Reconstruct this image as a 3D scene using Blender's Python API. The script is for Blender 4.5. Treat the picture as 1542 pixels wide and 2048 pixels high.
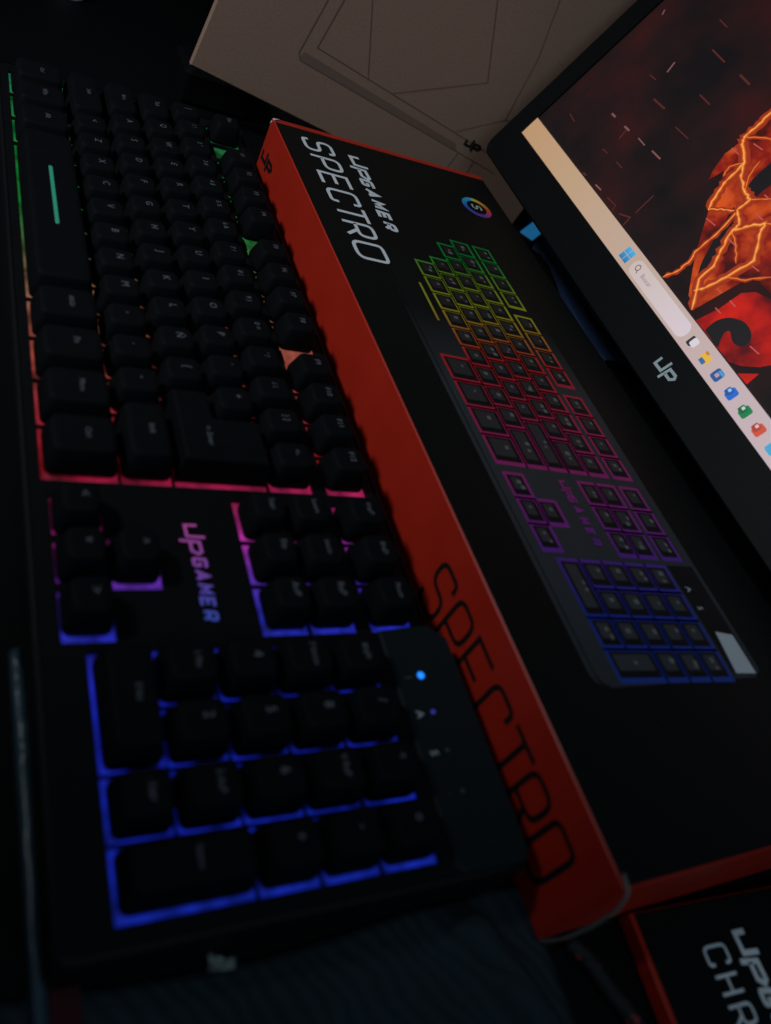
import bpy, bmesh, math, random
from mathutils import Vector, Matrix

random.seed(7)
S = bpy.context.scene
COL = S.collection
for o in list(bpy.data.objects):
    bpy.data.objects.remove(o)

# ------------------------------------------------------------------ camera
T = 0.024                       # height of the keyboard's light plate over the table
cd = bpy.data.cameras.new('camera')
cam = bpy.data.objects.new('camera', cd)
COL.objects.link(cam)
CX = Vector((0.2909713, 0.86495002, 0.40889749))
CY = Vector((0.77216581, 0.04003444, -0.63415865))
CZ = Vector((-0.56488552, 0.50025864, -0.65623596))
CP = Vector((0.13366676, -0.04903638, 0.22651689))
M = Matrix.Identity(4)
for i in range(3):
    M[i][0] = CX[i]; M[i][1] = -CY[i]; M[i][2] = -CZ[i]; M[i][3] = CP[i]
cam.matrix_world = M
cd.sensor_fit = 'VERTICAL'
cd.sensor_height = 36.0
cd.lens = 36.0 * 1686.16 / 2048.0
cd.clip_start = 0.01
cd.clip_end = 50
cd.dof.use_dof = True
cd.dof.focus_distance = 0.47
cd.dof.aperture_fstop = 7.2
S.camera = cam
S.render.resolution_x = 771
S.render.resolution_y = 1024

# ------------------------------------------------------------------ light
w = bpy.data.worlds.new('World')
S.world = w
w.use_nodes = True
bg = w.node_tree.nodes['Background']
bg.inputs[0].default_value = (0.55, 0.75, 1.0, 1)
bg.inputs[1].default_value = 0.018


def aim(o, target):
    d = Vector(target) - o.location
    o.rotation_euler = d.to_track_quat('-Z', 'Y').to_euler()


# added unseen spot over the left front; soft cone makes the red box's falloff
ld = bpy.data.lights.new('added_spot_light', 'SPOT')
ld.energy = 16.0
ld.color = (0.86, 0.94, 1.0)
ld.spot_size = math.radians(49)
ld.spot_blend = 1.0
ld.shadow_soft_size = 0.06
lo = bpy.data.objects.new('added_spot_light', ld)
lo.location = (-0.24, -0.58, 0.66)
aim(lo, (-0.28, 0.16, 0.0))
COL.objects.link(lo)
# weak cool fill light, added out of view at the right, behind the camera
ad = bpy.data.lights.new('cool_fill_light', 'AREA')
ad.energy = 1.8
ad.color = (0.55, 0.82, 1.0)
ad.shape = 'RECTANGLE'
ad.size = 0.7
ad.size_y = 0.5
ao = bpy.data.objects.new('cool_fill_light', ad)
ao.location = (0.75, 0.12, 0.90)
aim(ao, (-0.1, 0.2, 0.0))
COL.objects.link(ao)

vs = S.view_settings
vs.view_transform = 'Standard'
vs.look = 'None'
vs.exposure = 0.0
vs.gamma = 1.0
vs.use_curve_mapping = False

# ------------------------------------------------------------------ materials


def srgb(r, g, b):
    def f(c):
        c /= 255.0
        return c / 12.92 if c <= 0.04045 else ((c + 0.055) / 1.055) ** 2.4
    return (f(r), f(g), f(b), 1)


def new_mat(name):
    m = bpy.data.materials.new(name)
    m.use_nodes = True
    nt = m.node_tree
    return m, nt, nt.nodes['Principled BSDF']


def surf(name, col, rough=0.5, spec=0.5, noise=0.0, scale=400.0, bump=0.0, coat=0.0, metal=0.0, sheen=0.0):
    """painted / moulded / printed surface with grain in colour, gloss and relief"""
    m, nt, p = new_mat(name)
    p.inputs['Base Color'].default_value = (*col[:3], 1)
    p.inputs['Roughness'].default_value = rough
    p.inputs['Specular IOR Level'].default_value = spec
    p.inputs['Coat Weight'].default_value = coat
    p.inputs['Coat Roughness'].default_value = 0.15
    p.inputs['Metallic'].default_value = metal
    p.inputs['Sheen Weight'].default_value = sheen
    if noise or bump:
        tc = nt.nodes.new('ShaderNodeTexCoord')
        nz = nt.nodes.new('ShaderNodeTexNoise')
        nz.inputs['Scale'].default_value = scale
        nz.inputs['Detail'].default_value = 6
        nt.links.new(tc.outputs['Object'], nz.inputs['Vector'])
        if noise:
            mx = nt.nodes.new('ShaderNodeMix')
            mx.data_type = 'RGBA'
            mx.inputs[6].default_value = tuple(c * (1 - noise) for c in col[:3]) + (1,)
            mx.inputs[7].default_value = tuple(min(1, c * (1 + noise)) for c in col[:3]) + (1,)
            nt.links.new(nz.outputs['Fac'], mx.inputs[0])
            nt.links.new(mx.outputs[2], p.inputs['Base Color'])
        mr = nt.nodes.new('ShaderNodeMapRange')
        mr.inputs['To Min'].default_value = max(0.02, rough - 0.08)
        mr.inputs['To Max'].default_value = min(1, rough + 0.08)
        nt.links.new(nz.outputs['Fac'], mr.inputs['Value'])
        nt.links.new(mr.outputs[0], p.inputs['Roughness'])
        if bump:
            b = nt.nodes.new('ShaderNodeBump')
            b.inputs['Strength'].default_value = 0.4
            b.inputs['Distance'].default_value = bump
            nt.links.new(nz.outputs['Fac'], b.inputs['Height'])
            nt.links.new(b.outputs[0], p.inputs['Normal'])
    return m


def glow(name, col, strength, base=(0.01, 0.01, 0.01)):
    m, nt, p = new_mat(name)
    p.inputs['Base Color'].default_value = (*base, 1)
    p.inputs['Emission Color'].default_value = (*col[:3], 1)
    p.inputs['Emission Strength'].default_value = strength
    p.inputs['Roughness'].default_value = 0.4
    return m


def ramp_glow(name, stops, axis=0, lo=0.0, hi=1.0, strength=1.0, skew=0.0, noise=0.0, nscale=60.0, base=(0.02, 0.02, 0.02)):
    """emission whose colour runs along a local axis (light strips, backlight)"""
    m, nt, p = new_mat(name)
    tc = nt.nodes.new('ShaderNodeTexCoord')
    sx = nt.nodes.new('ShaderNodeSeparateXYZ')
    nt.links.new(tc.outputs['Object'], sx.inputs[0])
    ma = nt.nodes.new('ShaderNodeMath')
    ma.operation = 'MULTIPLY_ADD'
    nt.links.new(sx.outputs[1 - axis], ma.inputs[0])
    ma.inputs[1].default_value = skew
    nt.links.new(sx.outputs[axis], ma.inputs[2])
    mr = nt.nodes.new('ShaderNodeMapRange')
    mr.inputs['From Min'].default_value = lo
    mr.inputs['From Max'].default_value = hi
    nt.links.new(ma.outputs[0], mr.inputs['Value'])
    cr = nt.nodes.new('ShaderNodeValToRGB')
    els = cr.color_ramp.elements
    while len(els) > 1:
        els.remove(els[-1])
    els[0].position = stops[0][0]
    els[0].color = stops[0][1]
    for pos, c in stops[1:]:
        e = els.new(pos)
        e.color = c
    nt.links.new(mr.outputs[0], cr.inputs[0])
    p.inputs['Base Color'].default_value = (*base, 1)
    nt.links.new(cr.outputs[0], p.inputs['Emission Color'])
    p.inputs['Emission Strength'].default_value = strength
    if noise:
        nz = nt.nodes.new('ShaderNodeTexNoise')
        nz.inputs['Scale'].default_value = nscale
        nz.inputs['Detail'].default_value = 2
        nt.links.new(tc.outputs['Object'], nz.inputs['Vector'])
        r2 = nt.nodes.new('ShaderNodeMapRange')
        r2.inputs['From Min'].default_value = 0.3
        r2.inputs['From Max'].default_value = 0.7
        r2.inputs['To Min'].default_value = strength * (1 - noise)
        r2.inputs['To Max'].default_value = strength * (1 + noise)
        nt.links.new(nz.outputs['Fac'], r2.inputs['Value'])
        nt.links.new(r2.outputs[0], p.inputs['Emission Strength'])
    return m


MAT = {}
MAT['key'] = surf('key_plastic', (0.0032, 0.0040, 0.0052), 0.72, 0.09, 0.3, 160, 0.00003)
MAT['case'] = surf('case_plastic', (0.004, 0.004, 0.005), 0.6, 0.15, 0.15, 700, 0.00004)
MAT['panel'] = surf('indicator_panel_plastic', (0.0075, 0.0125, 0.0140), 0.6, 0.15, 0.1, 700)
MAT['legend'] = surf('legend_ink', (0.15, 0.16, 0.18), 0.6, 0.3)
MAT['icon_ink'] = surf('indicator_icon_ink', (0.07, 0.09, 0.09), 0.6, 0.3)
MAT['red'] = surf('red_card', (0.50, 0.023, 0.009), 0.45, 0.4, 0.14, 40, 0.00012)
MAT['blackcard'] = surf('black_card', (0.0048, 0.0062, 0.0060), 0.5, 0.14, 0.15, 250, 0.00002)
MAT['white'] = surf('white_ink', (0.82, 0.85, 0.88), 0.4, 0.4, 0.03, 300)
MAT['blackink'] = surf('black_ink', (0.012, 0.01, 0.01), 0.5, 0.3)
MAT['brown'] = surf('brown_cardboard', (0.39, 0.235, 0.170), 0.85, 0.15, 0.22, 700, 0.00012)
MAT['brownink'] = surf('brown_line_ink', (0.19, 0.115, 0.085), 0.8, 0.15)
MAT['brownshade'] = surf('brown_fill_ink', (0.25, 0.16, 0.12), 0.8, 0.15, 0.08, 900)
MAT['bezel'] = surf('monitor_plastic', (0.003, 0.0045, 0.005), 0.5, 0.16, 0.1, 500, 0.00003)
MAT['silver'] = surf('silver_logo_ink', (0.6, 0.7, 0.72), 0.35, 0.5)
MAT['table'] = surf('black_tabletop', (0.003, 0.003, 0.0035), 0.7, 0.1, 0.2, 60)

# ------------------------------------------------------------------ helpers


def mesh_obj(name, verts, faces, mat=None, parent=None, loc=(0, 0, 0), smooth=False, mats=None, fmat=None):
    me = bpy.data.meshes.new(name)
    me.from_pydata([tuple(v) for v in verts], [], faces)
    if mats:
        for m in mats:
            me.materials.append(m)
        for p, k in zip(me.polygons, fmat):
            p.material_index = k
    elif mat:
        me.materials.append(mat)
    if smooth:
        for p in me.polygons:
            p.use_smooth = True
    me.update()
    o = bpy.data.objects.new(name, me)
    COL.objects.link(o)
    o.location = loc
    if parent:
        o.parent = parent
    return o


def bm_obj(name, bm, mat, parent=None, loc=(0, 0, 0), smooth=False):
    me = bpy.data.meshes.new(name)
    bm.normal_update()
    bm.to_mesh(me)
    bm.free()
    if mat:
        me.materials.append(mat)
    if smooth:
        for p in me.polygons:
            p.use_smooth = True
    o = bpy.data.objects.new(name, me)
    COL.objects.link(o)
    o.location = loc
    if parent:
        o.parent = parent
    return o


def thing(name, label, cat, loc=(0, 0, 0), rot=None, group=None):
    o = bpy.data.objects.new(name, None)
    o.empty_display_size = 0.02
    COL.objects.link(o)
    o.location = loc
    if rot is not None:
        o.rotation_euler = rot
    return tag(o, label, cat, group)


def tag(o, label, cat, group=None):
    o['label'] = label
    o['category'] = cat
    if group:
        o['group'] = group
    return o


def rrect(x0, x1, y0, y1, r, n=3):
    """rounded rectangle outline, counter-clockwise"""
    r = min(r, (x1 - x0) / 2 - 1e-6, (y1 - y0) / 2 - 1e-6)
    pts = []
    for cx, cy, a0 in ((x1 - r, y1 - r, 0), (x0 + r, y1 - r, 90), (x0 + r, y0 + r, 180), (x1 - r, y0 + r, 270)):
        for k in range(n + 1):
            a = math.radians(a0 + 90 * k / n)
            pts.append((cx + r * math.cos(a), cy + r * math.sin(a)))
    return pts


def loft(rings, cap_first=True, cap_last=True):
    """rings: lists of 3D points of equal length"""
    n = len(rings[0])
    V = [p for r in rings for p in r]
    F = []
    for k in range(len(rings) - 1):
        for i in range(n):
            j = (i + 1) % n
            F.append((k * n + i, k * n + j, (k + 1) * n + j, (k + 1) * n + i))
    if cap_first:
        F.append(tuple(reversed(range(n))))
    if cap_last:
        b = (len(rings) - 1) * n
        F.append(tuple(b + i for i in range(n)))
    return V, F


def slab(name, outline, z0, z1, bev, mat, parent=None, loc=(0, 0, 0)):
    """extruded outline with a small bevel at top and bottom (outline shrunk towards its middle)"""
    cx = sum(p[0] for p in outline) / len(outline)
    cy = sum(p[1] for p in outline) / len(outline)
    hx = max(abs(p[0] - cx) for p in outline)
    hy = max(abs(p[1] - cy) for p in outline)

    def ring(z, d):
        return [(cx + (x - cx) * (1 - d / hx), cy + (y - cy) * (1 - d / hy), z) for x, y in outline]
    V, F = loft([ring(z0, bev), ring(z0 + bev, 0), ring(z1 - bev, 0), ring(z1, bev)])
    return mesh_obj(name, V, F, mat, parent, loc)


LIFT = [0]


def ribbon_geo(pts, wid, close=False):
    """flat mitred ribbon along 2D points -> verts, faces"""
    P_ = [Vector((p[0], p[1])) for p in pts]
    n = len(P_)
    V, F = [], []
    for i in range(n):
        if close:
            a, b = P_[i - 1], P_[(i + 1) % n]
        else:
            a, b = P_[max(i - 1, 0)], P_[min(i + 1, n - 1)]
        d1 = (P_[i] - a) if (P_[i] - a).length > 1e-9 else (b - P_[i])
        d2 = (b - P_[i]) if (b - P_[i]).length > 1e-9 else d1
        d1 = d1.normalized(); d2 = d2.normalized()
        n1 = Vector((-d1.y, d1.x)); n2 = Vector((-d2.y, d2.x))
        m = n1 + n2
        m = n1 if m.length < 1e-6 else m.normalized()
        k = 1.0 / max(0.45, m.dot(n1))
        wd = wid[i] if isinstance(wid, (list, tuple)) else wid
        V.append(P_[i] + m * (wd / 2 * k)); V.append(P_[i] - m * (wd / 2 * k))
    for i in range(n if close else n - 1):
        j = (i + 1) % n
        F.append((2 * i, 2 * i + 1, 2 * j + 1, 2 * j))
    return V, F


def print_obj(name, strokes, mat, parent, place, fills=(), lift=0.00015):
    """flat printed mark: strokes = (pts, width, closed), fills = polygons. place(x, y, h) -> 3D"""
    V, F = [], []
    h = lift
    for st in strokes:
        v, f = ribbon_geo(*st)
        b = len(V)
        V += [place(p.x, p.y, h) for p in v]
        F += [tuple(b + i for i in q) for q in f]
        h += 0.000012
    for poly in fills:
        b = len(V)
        V += [place(p[0], p[1], h) for p in poly]
        F.append(tuple(range(b, b + len(poly))))
        h += 0.000012
    return mesh_obj(name, V, F, mat, parent)


def arc(cx, cy, rx, ry, a0, a1, n=6):
    return [(cx + rx * math.cos(math.radians(a0 + (a1 - a0) * k / n)), cy + ry * math.sin(math.radians(a0 + (a1 - a0) * k / n))) for k in range(n + 1)]


def rpath(pts, r, n=4):
    """round the inner corners of a polyline"""
    out = [pts[0]]
    for i in range(1, len(pts) - 1):
        p, a, b = Vector(pts[i]), Vector(pts[i - 1]), Vector(pts[i + 1])
        da, db = (a - p), (b - p)
        rr = min(r, da.length * 0.49, db.length * 0.49)
        s = p + da.normalized() * rr
        e = p + db.normalized() * rr
        for k in range(n + 1):
            t = k / n
            q = s * (1 - t) ** 2 + p * 2 * t * (1 - t) + e * t * t
            out.append((q.x, q.y))
    out.append(pts[-1])
    return out


# squared thin display letters, unit cell: width ~0.7, height 1
R_ = 0.22
GLYPH = {
    'S': [rpath([(0.68, 0.80), (0.66, 1), (0.02, 1), (0.02, 0.52), (0.66, 0.50), (0.66, 0), (0, 0), (-0.02, 0.2)], R_)],
    'P': [rpath([(0, 0), (0, 1), (0.66, 1), (0.66, 0.40), (0.02, 0.40)], R_)],
    'E': [[(0.66, 1), (0, 1), (0, 0), (0.66, 0)], [(0.0, 0.5), (0.56, 0.5)]],
    'C': [rpath([(0.66, 0.76), (0.66, 1), (0, 1), (0, 0), (0.66, 0), (0.66, 0.24)], R_)],
    'T': [[(-0.04, 1), (0.70, 1)], [(0.33, 0), (0.33, 1)]],
    'R': [rpath([(0, 0), (0, 1), (0.66, 1), (0.66, 0.42), (0.0, 0.42)], R_), [(0.34, 0.42), (0.68, 0)]],
    'O': [rpath([(0.33, 1), (0, 1), (0, 0), (0.66, 0), (0.66, 1), (0.33, 1)], R_ * 1.1)],
    'H': [[(0, 0), (0, 1)], [(0.62, 0), (0.62, 1)], [(0, 0.5), (0.62, 0.5)]],
    'G': [rpath([(0.66, 0.82), (0.66, 1), (0, 1), (0, 0), (0.66, 0), (0.66, 0.5), (0.3, 0.5)], 0.12)],
    'A': [[(-0.05, 0), (0.36, 1), (0.7, 0)], [(0.1, 0.3), (0.6, 0.3)]],
    'M': [[(0, 0), (0.06, 1), (0.38, 0.35), (0.74, 1), (0.74, 0)]],
}
# two interlocked strokes of the emblem, unit height about 1.1
UP = [[(0.0, 0.76), (0.0, 0.30), (0.62, 0.32), (0.66, 1.0)],
      [(0.84, 0.0), (0.92, 0.74), (1.46, 0.76), (1.58, 0.62), (1.40, 0.40), (0.90, 0.40)]]


def word(text, x, y, hgt, pitch, width, slant=0.0, sx=1.0):
    """-> list of (char, strokes)"""
    out = []
    for k, ch in enumerate(text):
        ss = []
        for st in GLYPH[ch]:
            pts = [(x + k * pitch + (px * sx + slant * py) * hgt, y + py * hgt) for px, py in st]
            ss.append((pts, width, False))
        out.append((ch, ss))
    return out


def emblem(x, y, h, width, sx=1.0):
    return [([(x + px * sx * h, y + py * h) for px, py in st], width, False) for st in UP]


_FONT = {}


def font_mesh(txt, size):
    key = (txt, size)
    if key in _FONT:
        return _FONT[key]
    c = bpy.data.curves.new('legend_text', 'FONT')
    c.body = txt
    c.size = size
    c.align_x = 'CENTER'
    c.align_y = 'CENTER'
    c.resolution_u = 2
    o = bpy.data.objects.new('legend_text', c)
    COL.objects.link(o)
    bpy.context.view_layer.update()
    dg = bpy.context.evaluated_depsgraph_get()
    me = bpy.data.meshes.new_from_object(o.evaluated_get(dg))
    bpy.data.objects.remove(o)
    bpy.data.curves.remove(c)
    _FONT[key] = me
    return me


def tube(name, pts, rad, mat, parent=None, n=8):
    rings = []
    P3 = [Vector(p) for p in pts]
    for i, p in enumerate(P3):
        d = (P3[min(i + 1, len(P3) - 1)] - P3[max(i - 1, 0)]).normalized()
        s = d.cross(Vector((0, 0, 1)))
        s = Vector((1, 0, 0)) if s.length < 1e-5 else s.normalized()
        t = s.cross(d)
        r = rad[i] if isinstance(rad, (list, tuple)) else rad
        rings.append([p + (s * math.cos(a) + t * math.sin(a)) * r for a in [2 * math.pi * k / n for k in range(n)]])
    V, F = loft(rings)
    return mesh_obj(name, V, F, mat, parent, smooth=True)


# ------------------------------------------------------------------ tabletop
tb = slab('tabletop', [(-1.3, -0.9), (0.75, -0.9), (0.75, 1.1), (-1.3, 1.1)], -T - 0.03, -T, 0.003, MAT['table'])
tb['kind'] = 'structure'

# ------------------------------------------------------------------ keyboard
P = 0.01905
UM, UV = -18.65, -3.269
KB = thing('keyboard', 'black keyboard with rainbow backlight lying in front of the red box', 'keyboard', (0, 0, -T))
rows = dict(b=(-0.40, 0.955), z=(0.955, 1.955), a=(1.955, 2.92), q=(2.92, 3.883), n=(3.883, 4.87), f=(5.17, 6.12),
            al=(-0.34, 0.515), au=(0.515, 1.40), n0=(3.07, 3.93), n1=(3.93, 4.87), nf=(5.15, 6.08))
keys = []


def K(u0, u1, row, leg='', off=UM):
    v0, v1 = rows[row] if isinstance(row, str) else row
    keys.append((u0 + off, u1 + off, v0, v1, leg))


for u0, u1, l in ((0, 1.25, 'Ctrl'), (1.25, 2.5, 'Win'), (2.5, 3.75, 'Alt'), (3.75, 10, ''), (10, 11.25, 'AltGr'), (11.25, 12.5, 'Fn'), (12.5, 13.75, 'Menu'), (13.75, 15, 'Ctrl')):
    K(u0, u1, 'b', l)
K(0, 2.25, 'z', 'Shift')
for i, l in enumerate('<ZXCVBNM,.-'):
    K(2.25 + i, 3.25 + i, 'z', l)
K(13.25, 15, 'z', 'Shift')
K(0, 1.75, 'a', 'Bloq')
for i, l in enumerate('ASDFGHJKL\u00d1{'):
    K(1.75 + i, 2.75 + i, 'a', l)
K(0, 1.5, 'q', 'Tab')
for i, l in enumerate('QWERTYUIOP\u00b4+'):
    K(1.5 + i, 2.5 + i, 'q', l)
for i, l in enumerate(['|', '1 !', '2 "', '3 #', '4 $', '5 %', '6 &', '7 /', '8 (', '9 )', '0 =', "' ?", '\u00bf \u00a1', '} ]', '<-']):
    K(i, i + 1, 'n', l)
K(0, 1, 'f', 'Esc')
for g, u in enumerate((2, 6.5, 11)):
    for i in range(4):
        K(u + i, u + i + 1, 'f', 'F%d' % (g * 4 + i + 1))
for i, l in enumerate(('<', 'v', '>')):
    K(i, i + 1, 'al', l, UV)
K(1, 2, 'au', '^', UV)
for i, (l0, l1, l2) in enumerate((('Supr', 'Insert', 'ImpP'), ('Fin', 'Inicio', 'BlqD'), ('AvP', 'ReP', 'Pausa'))):
    K(i, i + 1, 'n0', l0, UV)
    K(i, i + 1, 'n1', l1, UV)
    K(i, i + 1, 'nf', l2, UV)
K(0, 2, (0.06, 1), '0 Ins', 0)
K(2, 3, (0.06, 1), '. Supr', 0)
for c, col in enumerate((('1 Fin', '4', '7 Inicio', 'BlqN'), ('2', '5', '8', '/'), ('3 AvP', '6', '9 ReP', '*'))):
    for r, l in enumerate(col):
        K(c, c + 1, (1 + r, 2 + r), l, 0)
K(3, 4, (0.06, 2), 'Intro', 0)
K(3, 4, (2, 3), '+', 0)
K(3, 4, (3, 4), '-', 0)
K(3, 4, (4, 5), 'o', 0)

# enter key: two cells of different width joined
EN = ((12.75 + UM, 15 + UM, *rows['a']), (13.5 + UM, 15 + UM, *rows['q']))

# top frame: one plate with an opening round every key, thin webs between
CUT = 0.00036
EXT = 0.00045
(a0, a1, a2, a3), (b0, b1, b2, b3) = EN


def lone(u, v):
    return not any(k[0] < u < k[1] and k[2] < v < k[3] for k in cells)


cells = [k[:4] for k in keys] + [EN[0], EN[1]]
holes = []
for u0, u1, v0, v1 in cells[:-2]:
    uc, vc = (u0 + u1) / 2, (v0 + v1) / 2
    eu = 0.0017 if abs(u1 - UM - 15) < 0.01 else EXT if u1 < UM + 15 else 0.0013 if u1 < 0 else 0.0006     # the openings reach further out at the blocks' ends
    ev = 0.0012 if 3 < v0 < 3.2 else EXT
    ci = 0.0014 if v0 == rows['al'][0] else CUT                          # the arrow keys' openings hardly show between them
    if v0 == rows['al'][0]:
        ev = -0.0005
    holes.append((u0 * P + (-EXT if lone(u0 - 0.1, vc) and ci == CUT else ci), u1 * P + (eu if lone(u1 + 0.1, vc) else -ci),
                  v0 * P + (-ev if lone(uc, v0 - 0.1) and v0 < 5 else 0.0010 if v0 == rows['au'][0] else CUT), v1 * P + (EXT * 0.5 if lone(uc, v1 + 0.1) else -CUT)))
holes.append((a0 * P + CUT, a1 * P + 0.0017, a2 * P + CUT, a3 * P + 0.0001))
holes.append((b0 * P + CUT, b1 * P + 0.0017, b2 * P - 0.0001, b3 * P - CUT))
for u0, u1 in ((1.12, 1.88), (6.02, 6.48), (10.52, 10.98)):
    holes.append(((u0 + UM) * P, (u1 + UM) * P, 5.22 * P, 5.78 * P))
KX0, KX1, KY0, KY1 = -0.3645, 0.0832, -0.0137, 0.1215
xs = sorted(set([KX0 + 0.001, KX1 - 0.001] + [round(h[i], 6) for h in holes for i in (0, 1)]))
ys = sorted(set([KY0 + 0.001, KY1 - 0.001] + [round(h[i], 6) for h in holes for i in (2, 3)]))
ZT, ZL = 0.0010, -0.0006           # frame top and light plate, relative to plate height
ZO = T                             # local z of the plate


def is_hole(cx, cy):
    return any(h[0] < cx < h[1] and h[2] < cy < h[3] for h in holes)


nx, ny = len(xs), len(ys)
solid = [[not is_hole((xs[i] + xs[i + 1]) / 2, (ys[j] + ys[j + 1]) / 2) for j in range(ny - 1)] for i in range(nx - 1)]
bm = bmesh.new()
vt, vb = {}, {}


def gv(d, i, j, z):
    if (i, j) not in d:
        d[(i, j)] = bm.verts.new((xs[i], ys[j], z))
    return d[(i, j)]


for i in range(nx - 1):
    for j in range(ny - 1):
        if not solid[i][j]:
            continue
        bm.faces.new([gv(vt, i, j, ZO + ZT), gv(vt, i + 1, j, ZO + ZT), gv(vt, i + 1, j + 1, ZO + ZT), gv(vt, i, j + 1, ZO + ZT)])
        for di, dj, e in ((-1, 0, ((i, j + 1), (i, j))), (1, 0, ((i + 1, j), (i + 1, j + 1))), (0, -1, ((i, j), (i + 1, j))), (0, 1, ((i + 1, j + 1), (i, j + 1)))):
            ii, jj = i + di, j + dj
            if not (0 <= ii < nx - 1 and 0 <= jj < ny - 1) or not solid[ii][jj]:
                (p, q) = e
                bm.faces.new([gv(vt, *q, ZO + ZT), gv(vt, *p, ZO + ZT), gv(vb, *p, ZO + ZL - 0.0004), gv(vb, *q, ZO + ZL - 0.0004)])
bm_obj('top_frame', bm, MAT['case'], KB)

# light plate: thin translucent sheet under the frame that glows in bands of colour
LX0, LX1 = -0.362, 0.081


def lp(x):
    return (x - LX0) / (LX1 - LX0)


bands = [(lp(-0.360), srgb(40, 120, 96)), (lp(-0.33), srgb(26, 120, 66)), (lp(-0.28), srgb(20, 128, 50)), (lp(-0.235), srgb(22, 120, 46)),
         (lp(-0.205), srgb(70, 96, 60)), (lp(-0.17), srgb(150, 100, 80)), (lp(-0.14), srgb(160, 74, 60)), (lp(-0.10), srgb(150, 34, 50)), (lp(-0.075), srgb(150, 16, 28)),
         (lp(-0.055), srgb(180, 34, 100)), (lp(-0.042), srgb(176, 42, 150)), (lp(-0.025), srgb(100, 44, 170)), (lp(-0.008), srgb(44, 50, 200)), (lp(0.02), srgb(24, 36, 176)), (lp(0.08), srgb(22, 44, 186))]
MAT['backlight'] = ramp_glow('backlight_glow', bands, 0, LX0, LX1, 0.60, skew=0.10, noise=0.7, nscale=110)
mesh_obj('light_plate', [(LX0, KY0 + 0.003, ZO + ZL), (LX1, KY0 + 0.003, ZO + ZL), (LX1, 0.1195, ZO + ZL), (LX0, 0.1195, ZO + ZL)], [(0, 1, 2, 3)], MAT['backlight'], KB)

# lower case: stepped outline, wider behind the number pad
out = [(KX0, KY0), (KX1, KY0), (KX1, 0.1285), (-0.0035, 0.1285), (-0.0085, KY1 + 0.001), (KX0, KY1 + 0.001)]
out = rpath([out[0]] + out[1:] + [out[0], out[1]], 0.004, 3)[1:-1]
slab('lower_case', out, 0.0025, ZO - 0.0012, 0.0012, MAT['case'], KB)
# rim round the frame
rim_o = rrect(KX0, KX1, KY0, KY1 + 0.001, 0.004)
rim_i = rrect(KX0 + 0.0012, KX1 - 0.0012, KY0 + 0.0012, KY1 - 0.0002, 0.003)
V, F = loft([[(x, y, ZO - 0.0014) for x, y in rim_o], [(x, y, ZO + ZT + 0.0001) for x, y in rim_o], [(x, y, ZO + ZT + 0.0006) for x, y in rim_i], [(x, y, ZO + ZT - 0.0006) for x, y in rim_i]], False, False)
mesh_obj('rim', V, F, MAT['case'], KB)
# rubber feet
for x in (KX0 + 0.02, KX1 - 0.02):
    for y in (KY0 + 0.012, KY1 - 0.015):
        slab('rubber_foot', rrect(x - 0.012, x + 0.012, y - 0.004, y + 0.004, 0.003), 0.0, 0.003, 0.0005, MAT['case'], KB)

# keys
_CAP = {}
KH = 0.0116


def cap_mesh(wd, dp):
    k = (round(wd, 5), round(dp, 5))
    if k in _CAP:
        return _CAP[k]
    hx, hy = wd / 2, dp / 2

    def ring(ix, iy, z, r, sy=0.0):
        return [(x, y + sy, z) for x, y in rrect(-hx + ix, hx - ix, -hy + iy, hy - iy, r, 3)]
    V, F = loft([ring(0.0013, 0.0007, 0.0002, 0.0028), ring(0.0012, 0.0006, 0.0026, 0.0028), ring(0.0032, 0.0023, KH - 0.0009, 0.0028, 0.0002),
                 ring(0.0036, 0.0027, KH - 0.0003, 0.0026, 0.0002), ring(0.0044, 0.0035, KH, 0.0024, 0.0002), ring(0.0064, 0.0053, KH - 0.00008, 0.0018, 0.0002)])
    me = bpy.data.meshes.new('key')
    me.from_pydata(V, [], F)
    me.materials.append(MAT['key'])
    for p in me.polygons[:-1]:
        p.use_smooth = True
    me.update()
    _CAP[k] = me
    return me


def legend(parent, txt, wd, dp, z=0.0):
    if not txt:
        return
    size = 0.0046 if len(txt) <= 1 else 0.0036 if len(txt) <= 3 else 0.0029
    src = font_mesh(txt, size)
    if not src.materials:
        src.materials.append(MAT['legend'])
    o = bpy.data.objects.new('legend', src)
    COL.objects.link(o)
    o.parent = parent
    o.location = (-0.0008 if len(txt) < 4 else 0, 0.0014, KH + 0.00005 + z)


SLOT_KEY = None
for u0, u1, v0, v1, leg in keys:
    o = bpy.data.objects.new('key', cap_mesh((u1 - u0) * P, (v1 - v0) * P))
    COL.objects.link(o)
    o.parent = KB
    o.location = ((u0 + u1) / 2 * P, (v0 + v1) / 2 * P, ZO)
    legend(o, leg, 0, 0)
    if u1 - u0 > 5:
        SLOT_KEY = o
        o.name = 'space_bar'

# enter key (L-shaped)


def l_ring(ins, iy, z, sy=0.0):
    x0, x1, y0, y1 = a0 * P + ins, a1 * P - ins, a2 * P + iy, b3 * P - iy
    xm, ym = b0 * P + ins, a3 * P - iy
    return [(x0, y0 + sy, z), (x1, y0 + sy, z), (x1, y1 + sy, z), (xm, y1 + sy, z), (xm, ym + sy, z), (x0, ym + sy, z)]


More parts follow.
